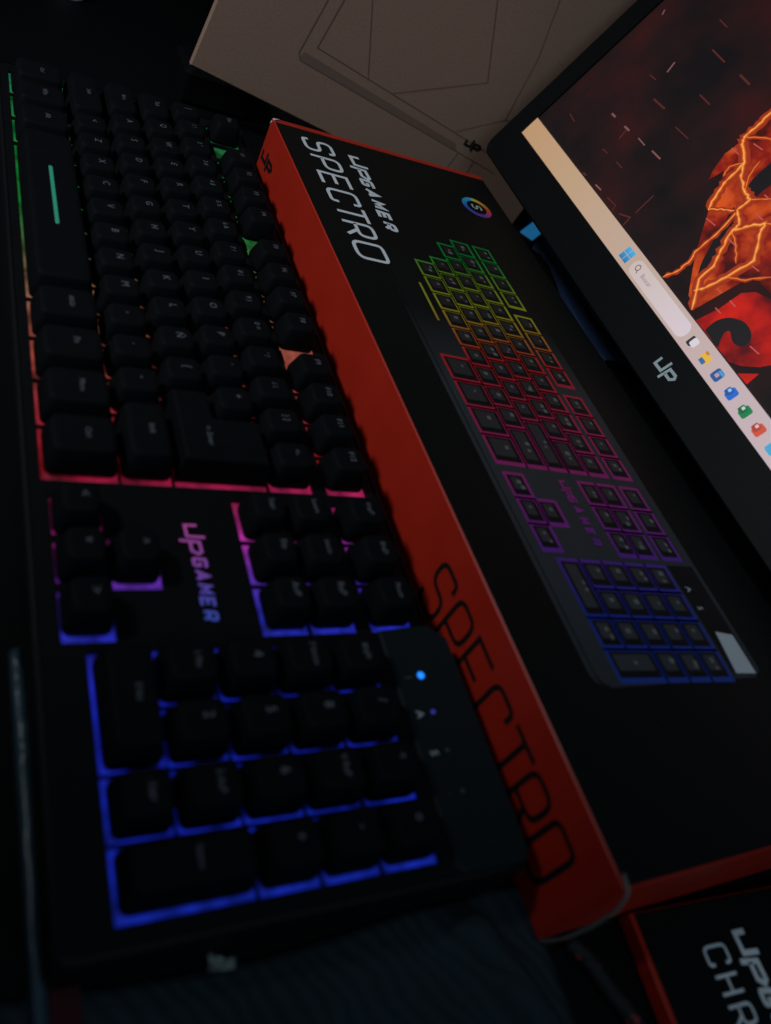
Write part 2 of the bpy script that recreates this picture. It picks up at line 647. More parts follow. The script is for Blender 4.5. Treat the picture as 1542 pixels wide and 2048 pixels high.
V, F = loft([l_ring(0.0013, 0.0007, ZO + 0.0002), l_ring(0.0012, 0.0006, ZO + 0.0026), l_ring(0.0032, 0.0023, ZO + KH - 0.0009, 0.0002), l_ring(0.0036, 0.0027, ZO + KH - 0.0003, 0.0002), l_ring(0.0044, 0.0035, ZO + KH, 0.0002), l_ring(0.0064, 0.0053, ZO + KH - 0.00008, 0.0002)])
ek = mesh_obj('enter_key', V, F, MAT['key'], KB)
lg = font_mesh('<- Enter', 0.003)
lg.materials.append(MAT['legend'])
lo_ = bpy.data.objects.new('legend', lg)
COL.objects.link(lo_)
lo_.parent = ek
lo_.location = ((a0 + a1) / 2 * P + 0.006, (a2 + a3) / 2 * P + 0.004, ZO + KH + 0.00005)

# light slot in the space bar
MAT['slot'] = glow('slot_glow', srgb(40, 132, 108), 0.85)
sb = slab('light_slot', rrect(-0.0228, 0.0228, -0.0008, 0.0008, 0.0007), KH - 0.001, KH + 0.0001, 0.00015, MAT['slot'], SLOT_KEY, (-0.0035, -0.0004, 0))

# glowing emblem between arrows and number pad
lgst = [(-0.053, srgb(186, 76, 160)), (-0.035, srgb(150, 76, 176)), (-0.022, srgb(90, 76, 190)), (-0.009, srgb(50, 84, 186))]
MAT['emblem_glow'] = ramp_glow('emblem_glow', [((x + 0.055) / 0.05, c) for x, c in lgst], 0, -0.055, -0.005, 0.55)
zt = ZO + ZT


def on_deck(x, y, h):
    return (x, y, zt + h)


st = emblem(-0.0500, 0.0350, 0.0094, 0.0011, 0.85)
EM = print_obj('glowing_logo', st, MAT['emblem_glow'], KB, on_deck)
for k, ch in enumerate('GAMER'):
    ss = [(ch_, s_) for ch_, s_ in word(ch, -0.0355 + k * 0.0054, 0.0386, 0.0042, 0, 0.0011, 0.10, 1.05)][0][1]
    print_obj('logo_letter', ss, MAT['emblem_glow'], EM, on_deck)

# indicator panel behind the number pad
pn = [(-0.004, 0.1005), (0.0790, 0.1005), (0.0815, 0.1030), (0.0815, 0.1255), (0.0790, 0.1283), (0.0005, 0.1283), (-0.006, 0.1215)]
slab('indicator_panel', pn, ZO - 0.0008, ZO + 0.0020, 0.0006, MAT['panel'], KB)
MAT['led_on'] = glow('led_bright', srgb(26, 130, 255), 1.5)
MAT['led_blue'] = glow('led_dim_blue', srgb(50, 50, 150), 0.8)
MAT['led_off'] = surf('led_off_lens', (0.04, 0.05, 0.05), 0.3)
for k, (x, y, m, r) in enumerate(((0.0150, 0.1112, 'led_on', 0.0013), (0.0290, 0.1109, 'led_blue', 0.0008), (0.0430, 0.1112, 'led_off', 0.0008), (0.0570, 0.1114, 'led_off', 0.0008))):
    c = arc(x, y, r, r, 0, 330, 11)
    V, F = loft([[(px, py, ZO + 0.0018) for px, py in c], [(px, py, ZO + 0.0024) for px, py in c], [(x + (px - x) * 0.5, y + (py - y) * 0.5, ZO + 0.0028) for px, py in c]])
    mesh_obj('indicator_light', V, F, MAT[m], KB, smooth=True)
    src = font_mesh('1AS\u00b7'[k], 0.0042)
    src.materials.clear()
    src.materials.append(MAT['icon_ink'])
    t_ = bpy.data.objects.new('indicator_icon', src)
    COL.objects.link(t_)
    t_.parent = KB
    t_.location = (x + 0.0004, y - 0.0054, ZO + 0.0021)

# ------------------------------------------------------------------ keyboard box
BL, BW, BH = 0.4362, 0.150, 0.0491
BOX = thing('keyboard_box', 'long black and red keyboard carton with a rainbow keyboard printed on top', 'box', (-0.3357, 0.1287, -T), (0, 0, math.radians(1.17)))
# carton: red walls, black top panel
o_ = [(0, 0), (BL, 0), (BL, BW), (0, BW)]


def bring(d, z):
    return [(d, d, z), (BL - d, d, z), (BL - d, BW - d, z), (d, BW - d, z)]


V, F = loft([bring(0.0006, 0), bring(0, 0.0006), bring(0, BH - 0.0005), bring(0.0005, BH)], True, False)
mesh_obj('carton_walls', V, F, MAT['red'], BOX)
mesh_obj('top_panel', [(0.0048, 0.0006, BH + 0.00002), (BL - 0.0006, 0.0006, BH + 0.00002), (BL - 0.0006, BW - 0.0006, BH + 0.00002), (0.0048, BW - 0.0006, BH + 0.00002)], [(0, 1, 2, 3)], MAT['blackcard'], BOX)
mesh_obj('red_edge_strip', [(0.0005, 0.0005, BH), (0.0048, 0.0005, BH), (0.0048, BW - 0.0005, BH), (0.0005, BW - 0.0005, BH)], [(0, 1, 2, 3)], MAT['red'], BOX)


def on_top(x, y, h):
    return (x, y, BH + 0.00005 + h)


def on_front(x, y, h):
    return (x, -h, y)


mm = 0.001
LT = mesh_obj('title_lettering', [on_top(0.0145, 0.0135, 0.0001), on_top(0.0146, 0.0135, 0.0001), on_top(0.0146, 0.0136, 0.0001)], [(0, 1, 2)], MAT['blackcard'], BOX)
for (ch, ss), x in zip(word('SPECTRO', 0, 0.0146, 0.0172, 0, 0.0021, 0.03, 1.0), (15.2, 33.2, 50.2, 66.8, 82.2, 97.0, 114.5)):
    ss = [([(px + x * mm, py) for px, py in pts], wd, c) for pts, wd, c in ss]
    if ch == 'O':
        ss = [([((px - x * mm) * 1.25 + x * mm, py) for px, py in pts], wd, c) for pts, wd, c in ss]
    print_obj('letter', ss, MAT['white'], LT, on_top)
LG = print_obj('brand_logo', emblem(0.0225, 0.0395, 0.0128, 0.0022, 1.15), MAT['white'], BOX, on_top)
for k, ch in enumerate('GAMER'):
    ss = word(ch, (47.0 + k * 10.6) * mm, 0.0424, 0.0064, 0, 0.0022, 0.18, 1.3)[0][1]
    print_obj('logo_letter', ss, MAT['white'], LG, on_top)
# front wall print
for (ch, ss), x in zip(word('SPECTRO', 0, 0.0105, 0.0240, 0, 0.0022, 0.0, 0.80), (306.5, 324.5, 342, 360, 377, 392.5, 409.5)):
    ss = [([(px + x * mm, py) for px, py in pts], wd, c) for pts, wd, c in ss]
    print_obj('side_letter', ss, MAT['blackink'], BOX, on_front)
print_obj('side_logo', emblem(0.0040, 0.0235, 0.0100, 0.0024, 1.25), MAT['blackink'], BOX, on_front)

# round rainbow badge
bc = (0.0452, 0.1258)
ringc = ramp_glow('badge_ring_ink', [(0, srgb(0, 0, 0))], 0, 0, 1, 0.0)
nt = ringc.node_tree
p_ = nt.nodes['Principled BSDF']
cr_ = [n for n in nt.nodes if n.type == 'VALTORGB'][0]
for e_, c_ in zip((0.0,), (srgb(60, 200, 230),)):
    cr_.color_ramp.elements[0].color = c_
for pos, c_ in ((0.3, srgb(40, 90, 200)), (0.55, srgb(120, 60, 160)), (0.75, srgb(230, 80, 30)), (1.0, srgb(230, 220, 60))):
    e_ = cr_.color_ramp.elements.new(pos)
    e_.color = c_
grad = nt.nodes.new('ShaderNodeTexGradient')
grad.gradient_type = 'RADIAL'
tcn = [n for n in nt.nodes if n.type == 'TEX_COORD'][0]
nt.links.new(tcn.outputs['Object'], grad.inputs[0])
nt.links.new(grad.outputs['Fac'], cr_.inputs[0])
for l in list(p_.inputs['Emission Color'].links):
    nt.links.remove(l)
nt.links.new(cr_.outputs[0], p_.inputs['Base Color'])
ri = arc(0, 0, 0.0088, 0.0088, 0, 352.5, 47)
V, F = ribbon_geo(ri, 0.0034, True)
BD = mesh_obj('badge_ring', [(v.x, v.y, 0) for v in V], F, ringc, BOX, (bc[0], bc[1], BH + 0.0002))
print_obj('badge_letter', [([(px - 0.0022, py - 0.0032) for px, py in s[0]], 0.0010, False) for s in word('S', 0, 0, 0.0062, 0, 0.001, 0.1, 0.9)[0][1]], MAT['silver'], BD, lambda x, y, h: (x, y, h))

# printed keyboard picture


def pic(u, v):
    return ((266.6 + 13.72 * (u - 15) + 0.9 * (v + 0.4)) * mm, (35.0 + 11.8 * (v + 0.4)) * mm)


def ink_ramp(name, stops, lo, hi):
    m = ramp_glow(name, stops, 0, lo, hi, 0.0)
    n_ = m.node_tree
    pp = n_.nodes['Principled BSDF']
    c_ = [n for n in n_.nodes if n.type == 'VALTORGB'][0]
    for l in list(pp.inputs['Emission Color'].links):
        n_.links.remove(l)
    n_.links.new(c_.outputs[0], pp.inputs['Base Color'])
    pp.inputs['Roughness'].default_value = 0.5
    pp.inputs['Specular IOR Level'].default_value = 0.14
    return m


pstops = [(0.06, (0.0, 0.01, 0.005, 1)), (0.10, srgb(10, 130, 60)), (0.17, srgb(20, 150, 54)), (0.22, srgb(122, 155, 40)), (0.30, srgb(170, 168, 40)), (0.37, srgb(190, 104, 44)), (0.42, srgb(196, 42, 44)),
          (0.53, srgb(184, 44, 72)), (0.63, srgb(172, 46, 112)), (0.74, srgb(140, 46, 142)), (0.82, srgb(82, 52, 156)), (0.88, srgb(40, 56, 160)), (1.0, srgb(40, 66, 155))]
MAT['pic_light'] = ink_ramp('picture_backlight_ink', pstops, 0.06, 0.38)
MAT['pic_body'] = ink_ramp('picture_body_ink', [(0, (0.0048, 0.0062, 0.0060, 1)), (0.25, (0.007, 0.008, 0.009, 1)), (0.45, (0.036, 0.041, 0.046, 1)), (1, (0.034, 0.04, 0.046, 1))], 0.09, 0.38)
MAT['pic_key'] = surf('picture_key_ink', (0.007, 0.008, 0.009), 0.5, 0.14)
MAT['pic_keytop'] = ink_ramp('picture_keytop_ink', [(0, (0.008, 0.012, 0.010, 1)), (0.4, (0.034, 0.03, 0.03, 1)), (1, (0.045, 0.05, 0.056, 1))], 0.06, 0.38)
body = [(112, 30.5), (368, 30.0), (371.5, 31.5), (373.5, 35), (376, 112), (373, 117), (120, 119), (66, 119), (66, 104), (112, 52)]
PB = mesh_obj('keyboard_picture', [on_top(x * mm, y * mm, 0.00008) for x, y in body], [tuple(range(len(body)))], MAT['pic_body'], BOX)
front = [(112, 27.5), (368, 27.0), (371, 28.5), (372.3, 30.2), (368, 29.4), (112, 29.9)]
mesh_obj('picture_front_edge', [on_top(x * mm, y * mm, 0.0001) for x, y in front], [tuple(range(len(front)))], MAT['pic_body'], PB)


def vis(u, v):
    return u > 4.3 - 0.95 * (v - 0.9) and not (v < 0.9 and u < 5)


pV, pF, kV, kF, tV, tF = [], [], [], [], [], []


def quad(Vl, Fl, u0, u1, v0, v1, h, sk=0.0):
    b = len(Vl)
    for u, v in ((u0, v0), (u1, v0), (u1, v1), (u0, v1)):
        x, y = pic(u, v)
        Vl.append(on_top(x, y + sk, h))
    Fl.append((b, b + 1, b + 2, b + 3))


pk = list(keys) + [(a0, a1, a2, a3, 'enter'), (b0, b1, b2 - 0.02, b3, '')]
for u0, u1, v0, v1, leg in pk:
    A, B = u0 - UM, u1 - UM
    if u0 > UV - 0.01:
        A, B = u0 + 18.65, u1 + 18.65
    if not vis(A, v0):
        continue
    if B - A > 5:
        quad(kV, kF, A, B, v0 + 0.1, v1 - 0.1, 0.00022)
        continue
    quad(pV, pF, A - 0.04, B + 0.04, v0 - 0.06, v1 + 0.02, 0.00014)
for n_, (u0, u1, v0, v1, leg) in enumerate(pk):
    A, B = u0 - UM, u1 - UM
    if not vis(A, v0):
        continue
    quad(kV, kF, A + 0.08, B - 0.13, v0 + 0.05, v1 - 0.12, 0.00024)
    quad(tV, tF, A + 0.16, B - 0.34, v0 + 0.16, v1 - 0.28, 0.00030)
# one object per print layer: flat ink
mesh_obj('printed_backlight', pV, pF, MAT['pic_light'], PB)
mesh_obj('printed_keys', kV, kF, MAT['pic_key'], PB)
mesh_obj('printed_keytops', tV, tF, MAT['pic_keytop'], PB)
gV, gF = [], []
for u0, u1, v0, v1, leg in pk:
    A, B = u0 - UM, u1 - UM
    if not vis(A, v0) or B - A > 5:
        continue
    for q in range(1 if random.random() < 0.6 else 2):
        c = (A + B) / 2 - 0.12 + 0.22 * q + random.uniform(-0.06, 0.06)
        d = (v0 + v1) / 2 + random.uniform(-0.05, 0.15)
        q_ = random.uniform(0.05, 0.10)
        quad(gV, gF, c - q_, c + q_ * 0.7, d - q_ * random.uniform(0.6, 1.3), d + q_, 0.00036)
MAT['pic_legend'] = surf('picture_legend_ink', (0.15, 0.155, 0.16), 0.5)
mesh_obj('printed_legends', gV, gF, MAT['pic_legend'], PB)
print_obj('printed_light_slot', [([(0.1417, 0.0450), (0.1718, 0.0444)], 0.0014, False)], MAT['pic_light'], PB, on_top, lift=0.0004)
ls = emblem(0.2755, 0.0630, 0.0060, 0.0011, 1.0)
for k, ch in enumerate('GAMER'):
    ls += word(ch, (0.2845 + k * 0.0058), 0.0645, 0.0036, 0, 0.0012, 0.1, 1.0)[0][1]
print_obj('printed_logo', ls, MAT['pic_light'], PB, on_top, lift=0.0004)
pan = [(321, 100), (373.5, 100.5), (375, 114.5), (322, 115)]
mesh_obj('printed_panel', [on_top(x * mm, y * mm, 0.0002) for x, y in pan], [(0, 1, 2, 3)], MAT['pic_key'], PB)
whi = [(354.5, 104.5), (356.5, 113.5), (374.5, 113.5), (373.5, 102)]
MAT['pic_white'] = surf('picture_highlight_ink', (0.5, 0.56, 0.6), 0.35)
mesh_obj('printed_highlight', [on_top(x * mm, y * mm, 0.0003) for x, y in whi], [(0, 1, 2, 3)], MAT['pic_white'], PB)
for x, y, ch in ((333.5, 104.2, 'A'), (343, 104.2, 'S')):
    src = font_mesh(ch, 0.0042)
    src.materials.clear()
    src.materials.append(MAT['pic_white'])
    t_ = bpy.data.objects.new('printed_icon', src)
    COL.objects.link(t_)
    t_.parent = PB
    t_.location = on_top(x * mm, y * mm, 0.0003)

# clear film welded round the near end of the carton, its edge standing off
MAT['film'] = surf('clear_film', (0.16, 0.15, 0.14), 0.5, 0.3)
fp = [(BL - 0.004, 0.001, BH + 0.0012), (BL + 0.001, 0.0005, BH + 0.0005), (BL + 0.0035, 0.000, BH - 0.006), (BL + 0.0042, -0.0005, BH * 0.62), (BL + 0.0035, -0.001, BH * 0.3), (BL + 0.0008, -0.0012, 0.003)]
fine = []
for i in range(len(fp) - 1):
    for k in range(4):
        fine.append(Vector(fp[i]).lerp(Vector(fp[i + 1]), k / 4))
fine.append(Vector(fp[-1]))
sm = [fine[0]] + [(fine[i - 1] + fine[i] * 2 + fine[i + 1]) / 4 for i in range(1, len(fine) - 1)] + [fine[-1]]
tube('film_seam', sm, 0.0006, MAT['film'], BOX)
tp = [(0.001, 0.0002, BH + 0.0002), (0.0035, 0.0004, BH + 0.0006), (0.0015, 0.004, BH + 0.0006)]
MAT['scuff'] = surf('bare_paper', (0.7, 0.72, 0.72), 0.8)
mesh_obj('scuffed_corner', tp + [(-0.0004, -0.0004, BH - 0.004)], [(0, 1, 2), (0, 3, 1), (0, 2, 3)], MAT['scuff'], BOX)

# ------------------------------------------------------------------ monitor
TILT = math.radians(24.04)
MK = 0.88
A0 = Vector((-0.3541, 0.3021, 0.0542))
SW, SH = 0.507, 0.285
MX = A0.x + SW * MK / 2
MON = thing('monitor', 'black monitor tilted back with a fiery red wallpaper and taskbar on screen', 'monitor', (MX, 0.38, -T))
rotx = math.pi / 2 - TILT


def mon_part(o, off=(0, 0, 0)):
    o.parent = MON
    R3 = Matrix.Rotation(rotx, 3, 'X')
    o.rotation_euler = (rotx, 0, 0)
    o.scale = (MK, MK, MK)
    o.location = A0 + R3 @ (Vector(off) * MK) - Vector((MX, 0.38, -T))
    return o


BZ_L, BZ_B, BZ_T = 0.0196, 0.0292, 0.016
oo = rrect(-BZ_L, SW + BZ_L, -BZ_B, SH + BZ_T, 0.010, 5)
ii = rrect(0, SW, 0, SH, 0.0004, 5)
rings = [[(x, y, -0.030) for x, y in rrect(0.03, SW - 0.03, 0.01, SH - 0.02, 0.02, 5)], [(x, y, -0.018) for x, y in rrect(-BZ_L + 0.003, SW + BZ_L - 0.003, -BZ_B + 0.003, SH + BZ_T - 0.003, 0.010, 5)],
         [(x, y, -0.014) for x, y in oo], [(x, y, 0.0006) for x, y in oo],
         [(x, y, 0.0018) for x, y in rrect(-BZ_L + 0.0012, SW + BZ_L - 0.0012, -BZ_B + 0.0012, SH + BZ_T - 0.0012, 0.009, 5)],
         [(x, y, 0.0016) for x, y in ii], [(x, y, -0.0004) for x, y in ii]]
V, F = loft(rings, True, False)
mon_part(mesh_obj('housing', V, F, MAT['bezel']))
# screen: dark, faintly red and blotchy picture
m, nt, p = new_mat('screen_wallpaper')
tc = nt.nodes.new('ShaderNodeTexCoord')
n1 = nt.nodes.new('ShaderNodeTexNoise')
n1.inputs['Scale'].default_value = 14
n1.inputs['Detail'].default_value = 3
nt.links.new(tc.outputs['Object'], n1.inputs['Vector'])
cr = nt.nodes.new('ShaderNodeValToRGB')
els = cr.color_ramp.elements
els[0].position = 0.36
els[0].color = srgb(12, 7, 10)
els[1].position = 0.68
els[1].color = srgb(52, 13, 14)
e = els.new(0.5)
e.color = srgb(30, 12, 13)
nt.links.new(n1.outputs['Fac'], cr.inputs[0])
p.inputs['Base Color'].default_value = (0.01, 0.01, 0.01, 1)
p.inputs['Roughness'].default_value = 0.5
p.inputs['Specular IOR Level'].default_value = 0.2
nt.links.new(cr.outputs[0], p.inputs['Emission Color'])
p.inputs['Emission Strength'].default_value = 1.0
SC = mon_part(mesh_obj('screen', [(0, 0, 0), (SW, 0, 0), (SW, SH, 0), (0, SH, 0)], [(0, 1, 2, 3)], m))


def on_scr(x, y, h):
    return (x, y, h)


def scr_noise(name, c0, c1, c2, scale):
    m = bpy.data.materials[SC.data.materials[0].name].copy()
    m.name = name
    for n in m.node_tree.nodes:
        if n.type == 'VALTORGB':
            for e, c in zip(n.color_ramp.elements, (c0, c1, c2)):
                e.color = c
        if n.type == 'TEX_NOISE':
            n.inputs['Scale'].default_value = scale
    return m


MAT['s_red'] = scr_noise('screen_red', srgb(64, 10, 8), srgb(136, 24, 10), srgb(206, 78, 20), 48)
MAT['s_red2'] = scr_noise('screen_deep_red', srgb(84, 8, 14), srgb(150, 15, 13), srgb(196, 28, 14), 42)
MAT['s_black'] = glow('screen_black', srgb(16, 10, 14), 1.0)
MAT['s_fire'] = glow('screen_lightning', srgb(222, 120, 38), 1.0)
MAT['s_halo'] = glow('screen_lightning_halo', srgb(176, 62, 14), 1.0)
MAT['s_dash'] = glow('screen_spark', srgb(120, 78, 78), 1.0)
MAT['s_dash2'] = glow('screen_ember', srgb(80, 32, 30), 1.0)
MAT['s_spark'] = glow('screen_pink_mark', srgb(176, 84, 76), 1.0)


def mmv(l):
    return [(x * mm, y * mm) for x, y in l]


redA = [(157.2, 70.9), (153.2, 76.5), (148.9, 87.3), (150.0, 98.0), (150.8, 109.9), (152.6, 125.8), (197.7, 129.9), (257.8, 91.9), (253.7, 55.2), (241.2, 54.4), (235.3, 49.8), (232.4, 33.5), (230.2, 20.0), (219.3, 21.2), (206.7, 30.9), (197.3, 38.8), (186.8, 49.3), (178.2, 58.1), (171.1, 66.7), (166.3, 73.9), (159.5, 80.4)]
slot1 = [(186.7, 71.3), (191.2, 62.5), (197.1, 51.6), (205.4, 38.0), (211.5, 32.0), (213.0, 34.2), (206.8, 47.2), (202.0, 57.4), (195.1, 68.8)]
slot2 = [(176.5, 120.5), (178.0, 101.1), (178.9, 88.2), (183.3, 79.5), (191.9, 78.6), (191.1, 93.1), (193.8, 109.9)]
redB = [(237.1, 16.0), (240.5, 30.0), (241.0, 44.0), (246.6, 50.1), (256.7, 53.4), (295.3, 68.2), (322.2, 51.2), (302.7, 36.1), (291.7, 32.2), (288.7, 27.1), (281.2, 20.2), (273.8, 16.4)]
swirl = [(246.9, 16.6), (245.5, 23.5), (249.0, 31.0), (258.3, 36.1), (267.2, 35.4), (272.4, 31.2), (271.4, 26.0), (265.3, 23.8), (257.3, 27.1), (256.3, 24.4), (258.8, 19.6), (262.8, 16.4), (257.9, 16.2)]
redC = [(283.7, 16.2), (292.0, 24.8), (293.0, 16.6)]
print_obj('wallpaper_red_shape', [], MAT['s_red'], SC, on_scr, [mmv(redA)], 0.0002)
print_obj('wallpaper_red_curl', [], MAT['s_red2'], SC, on_scr, [mmv(redB)], 0.0002)
print_obj('wallpaper_red_tip', [], MAT['s_red2'], SC, on_scr, [mmv(redC)], 0.0002)
for nm, sh in (('wallpaper_gap', slot1), ('wallpaper_gap', slot2), ('wallpaper_swirl', swirl)):
    print_obj(nm, [], MAT['s_black'], SC, on_scr, [rpath(mmv(sh) + [mmv(sh)[0]], 0.004, 3)[:-1]], 0.0003)


def wob(pts, n=4, a=0.0005):
    out = []
    for i in range(len(pts) - 1):
        for k in range(n):
            t = k / n
            q = Vector(pts[i]).lerp(Vector(pts[i + 1]), t)
            j = 0 if k == 0 else a
            out.append((q.x + random.uniform(-j, j), q.y + random.uniform(-j, j)))
    out.append(pts[-1])
    return out


L1 = [(148.8, 130.6), (147.5, 119.5), (148.5, 111.3), (149.0, 101.1), (152.2, 97.3), (165.1, 91.5), (167.3, 77.8), (170.6, 69.5), (176.3, 59.8)]
L2 = [(165.1, 91.5), (171.2, 85.4), (183.1, 80.8), (190.7, 79.9), (190.7, 71.4), (200.4, 66.9), (201.3, 61.5), (207.1, 50.7), (213.6, 42.0), (214.5, 31.5), (229.6, 17.8)]
L3 = [(176.3, 59.8), (182.1, 65.3), (189.9, 70.0)]
L4 = [(200.8, 61.8), (206.5, 70.5), (211.5, 77.0), (216.0, 70.8), (228.3, 59.9), (225.8, 43.4), (222.4, 30.7), (219.1, 25.1)]
L5 = [(192.0, 69.4), (195.7, 53.6), (196.1, 39.5), (199.1, 34.0), (199.8, 27.1), (196.0, 16.2)]
MAT['s_h1'] = glow('screen_fire_outer', srgb(150, 44, 12), 1.0)
MAT['s_core'] = glow('screen_fire_core', srgb(248, 188, 104), 1.0)
extra = [[(165.1, 91.5), (160, 84), (163, 78)], [(211.5, 77.0), (222, 84), (236, 82)], [(225.8, 43.4), (236, 50), (246, 62)], [(201.3, 61.5), (212, 58), (222, 52)], [(190.7, 79.9), (200, 88), (206, 100)], [(149.0, 101.1), (160, 108), (172, 112)], [(183.1, 80.8), (176, 88), (172, 98)]]
for q, (ln, wd) in enumerate([(L1, 1.5), (L2, 1.4), (L3, 0.7), (L4, 1.5), (L5, 0.8)] + [(e_, 0.5) for e_ in extra]):
    pts = wob(mmv(ln))
    st = 0.000015 * q
    f_ = [0.55 + 0.65 * abs(math.sin(1.7 * i + q)) for i in range(len(pts))]
    f_[-1] = 0.25
    print_obj('wallpaper_lightning_halo', [(pts, [wd * mm * 4.6 * f for f in f_], False)], MAT['s_h1'], SC, on_scr, lift=0.00032 + st)
    print_obj('wallpaper_lightning_halo', [(pts, [wd * mm * 2.0 * f for f in f_], False)], MAT['s_halo'], SC, on_scr, lift=0.00052 + st)
    print_obj('wallpaper_lightning', [(pts, [wd * mm * 1.1 * f for f in f_], False)], MAT['s_fire'], SC, on_scr, lift=0.00072 + st)
    if wd > 0.6:
        print_obj('wallpaper_lightning_core', [(pts, [wd * mm * 0.55 * max(0.05, f - 0.55) for f in f_], False)], MAT['s_core'], SC, on_scr, lift=0.00092 + st)
dashes = [[(51.6, 54.9), (56.9, 55.1)], [(70.0, 55.6), (76.5, 55.9)], [(74.0, 55.0), (76.0, 47.9)], [(87.7, 57.1), (97.1, 57.1)], [(105.5, 58.2), (116.2, 58.6)], [(91.1, 37.6), (99.3, 37.7)], [(72.6, 36.1), (78.8, 36.6)], [(94.5, 18.5), (102.0, 19.1)], [(111.3, 19.4), (122.1, 20.3), (123.9, 16.7)], [(137.5, 41.8), (139.0, 27.0)], [(130.1, 18.9), (139.0, 22.8), (140.5, 16.5)], [(21.1, 34.3), (31.2, 33.2)], [(77.2, 16.9), (81.7, 17.5)], [(103.1, 77.7), (118.9, 78.3)], [(69.0, 79.7), (83.4, 80.3)], [(55.7, 103.7), (58.1, 96.4)], [(8.4, 122.2), (10.5, 119.0)], [(48.2, 88.0), (56.0, 88.5)], [(71.0, 123.6), (87.6, 123.1)], [(95.1, 100.4), (108.0, 100.3)], [(105.1, 123.6), (117.6, 123.2)], [(54.2, 139.0), (64.4, 138.5)]]
for k, d in enumerate(dashes):
    print_obj('wallpaper_spark', [(mmv(d), random.uniform(0.7, 1.5) * mm, False)], MAT['s_dash'] if k in (0, 1, 3, 4, 7, 15, 16) else MAT['s_dash2'], SC, on_scr, lift=0.0003)
marks = [[(149.8, 91.8), (157.7, 92.2)], [(158.3, 101.7), (166.9, 102.7)], [(174.3, 72.4), (178.4, 72.5)], [(181.1, 55.8), (190.2, 56.9)], [(204.0, 57.5), (211.7, 57.8)], [(201.5, 77.1), (209.1, 77.3)], [(194.9, 87.0), (200.7, 87.1)], [(228.7, 35.7), (233.3, 36.0)], [(241.0, 36.9), (246.9, 37.0)], [(239.0, 28.5), (244.4, 28.9)], [(274.4, 30.0), (282.2, 31.0)], [(230.6, 57.3), (236.8, 58.2)]]
for d in marks:
    print_obj('wallpaper_mark', [(mmv(d), 0.7 * mm, False)], MAT['s_spark'], SC, on_scr, lift=0.00115)
# taskbar, its viewing-angle colour shift painted into the ramp
MAT['taskbar'] = ramp_glow('taskbar_glow', [(0, srgb(186, 146, 108)), (0.2, srgb(186, 156, 126)), (0.45, srgb(188, 164, 152)), (0.7, srgb(192, 172, 176)), (1, srgb(190, 174, 184))], 0, 0, SW * 0.85, 1.0)
TB = print_obj('taskbar', [], MAT['taskbar'], SC, on_scr, [[(0.0004, 0.0004), (SW - 0.0004, 0.0004), (SW - 0.0004, 0.0155), (0.0004, 0.0155)]], 0.0012)
MAT['win'] = ramp_glow('start_icon_glow', [(0, srgb(30, 110, 170)), (1, srgb(70, 170, 220))], 1, 0.003, 0.012, 1.0)
for dx, dy in ((0, 0), (0, 1), (1, 0), (1, 1)):
    x, y = 0.1594 + dx * 0.0046, 0.0034 + dy * 0.0046
    print_obj('start_icon_tile', [], MAT['win'], SC, on_scr, [[(x, y), (x + 0.0042, y), (x + 0.0042, y + 0.0042), (x, y + 0.0042)]], 0.0014)
MAT['pill'] = ramp_glow('search_field_glow', [(0, srgb(198, 182, 176)), (1, srgb(210, 196, 204))], 0, 0.172, 0.242, 1.0)
PL = print_obj('search_field', [], MAT['pill'], SC, on_scr, [rrect(0.1725, 0.2420, 0.0022, 0.0128, 0.0050, 6)], 0.0013)
MAT['grey_ui'] = glow('grey_interface', srgb(104, 88, 92), 1.0)
print_obj('search_icon', [(arc(0.1782, 0.0082, 0.0019, 0.0019, 0, 330, 10), 0.0006, True), ([(0.1795, 0.0068), (0.1808, 0.0052)], 0.0006, False)], MAT['grey_ui'], SC, on_scr, lift=0.0015)
src = font_mesh('Buscar', 0.0042)
src.materials.clear()
MAT['grey_txt'] = glow('grey_interface_text', srgb(140, 122, 128), 1.0)
src.materials.append(MAT['grey_txt'])
t_ = bpy.data.objects.new('search_text', src)
COL.objects.link(t_)
t_.parent = SC
t_.location = (0.1905, 0.0072, 0.0015)


def icon(x, shapes):
    first = None
    for nm, c, poly, h in shapes:
        key = 'ico_%d_%d_%d' % c
        if key not in MAT:
            MAT[key] = glow(key.replace('ico', 'icon_glow'), srgb(*c), 1.0)
        o = print_obj(nm, [], MAT[key], SC, on_scr, [[(x + px * mm * 0.86, (7.4 + py * 0.86) * mm) for px, py in poly]], h)


def sq(a, b, c, d):
    return rrect(a, b, c, d, min(b - a, d - c) * 0.2, 2)


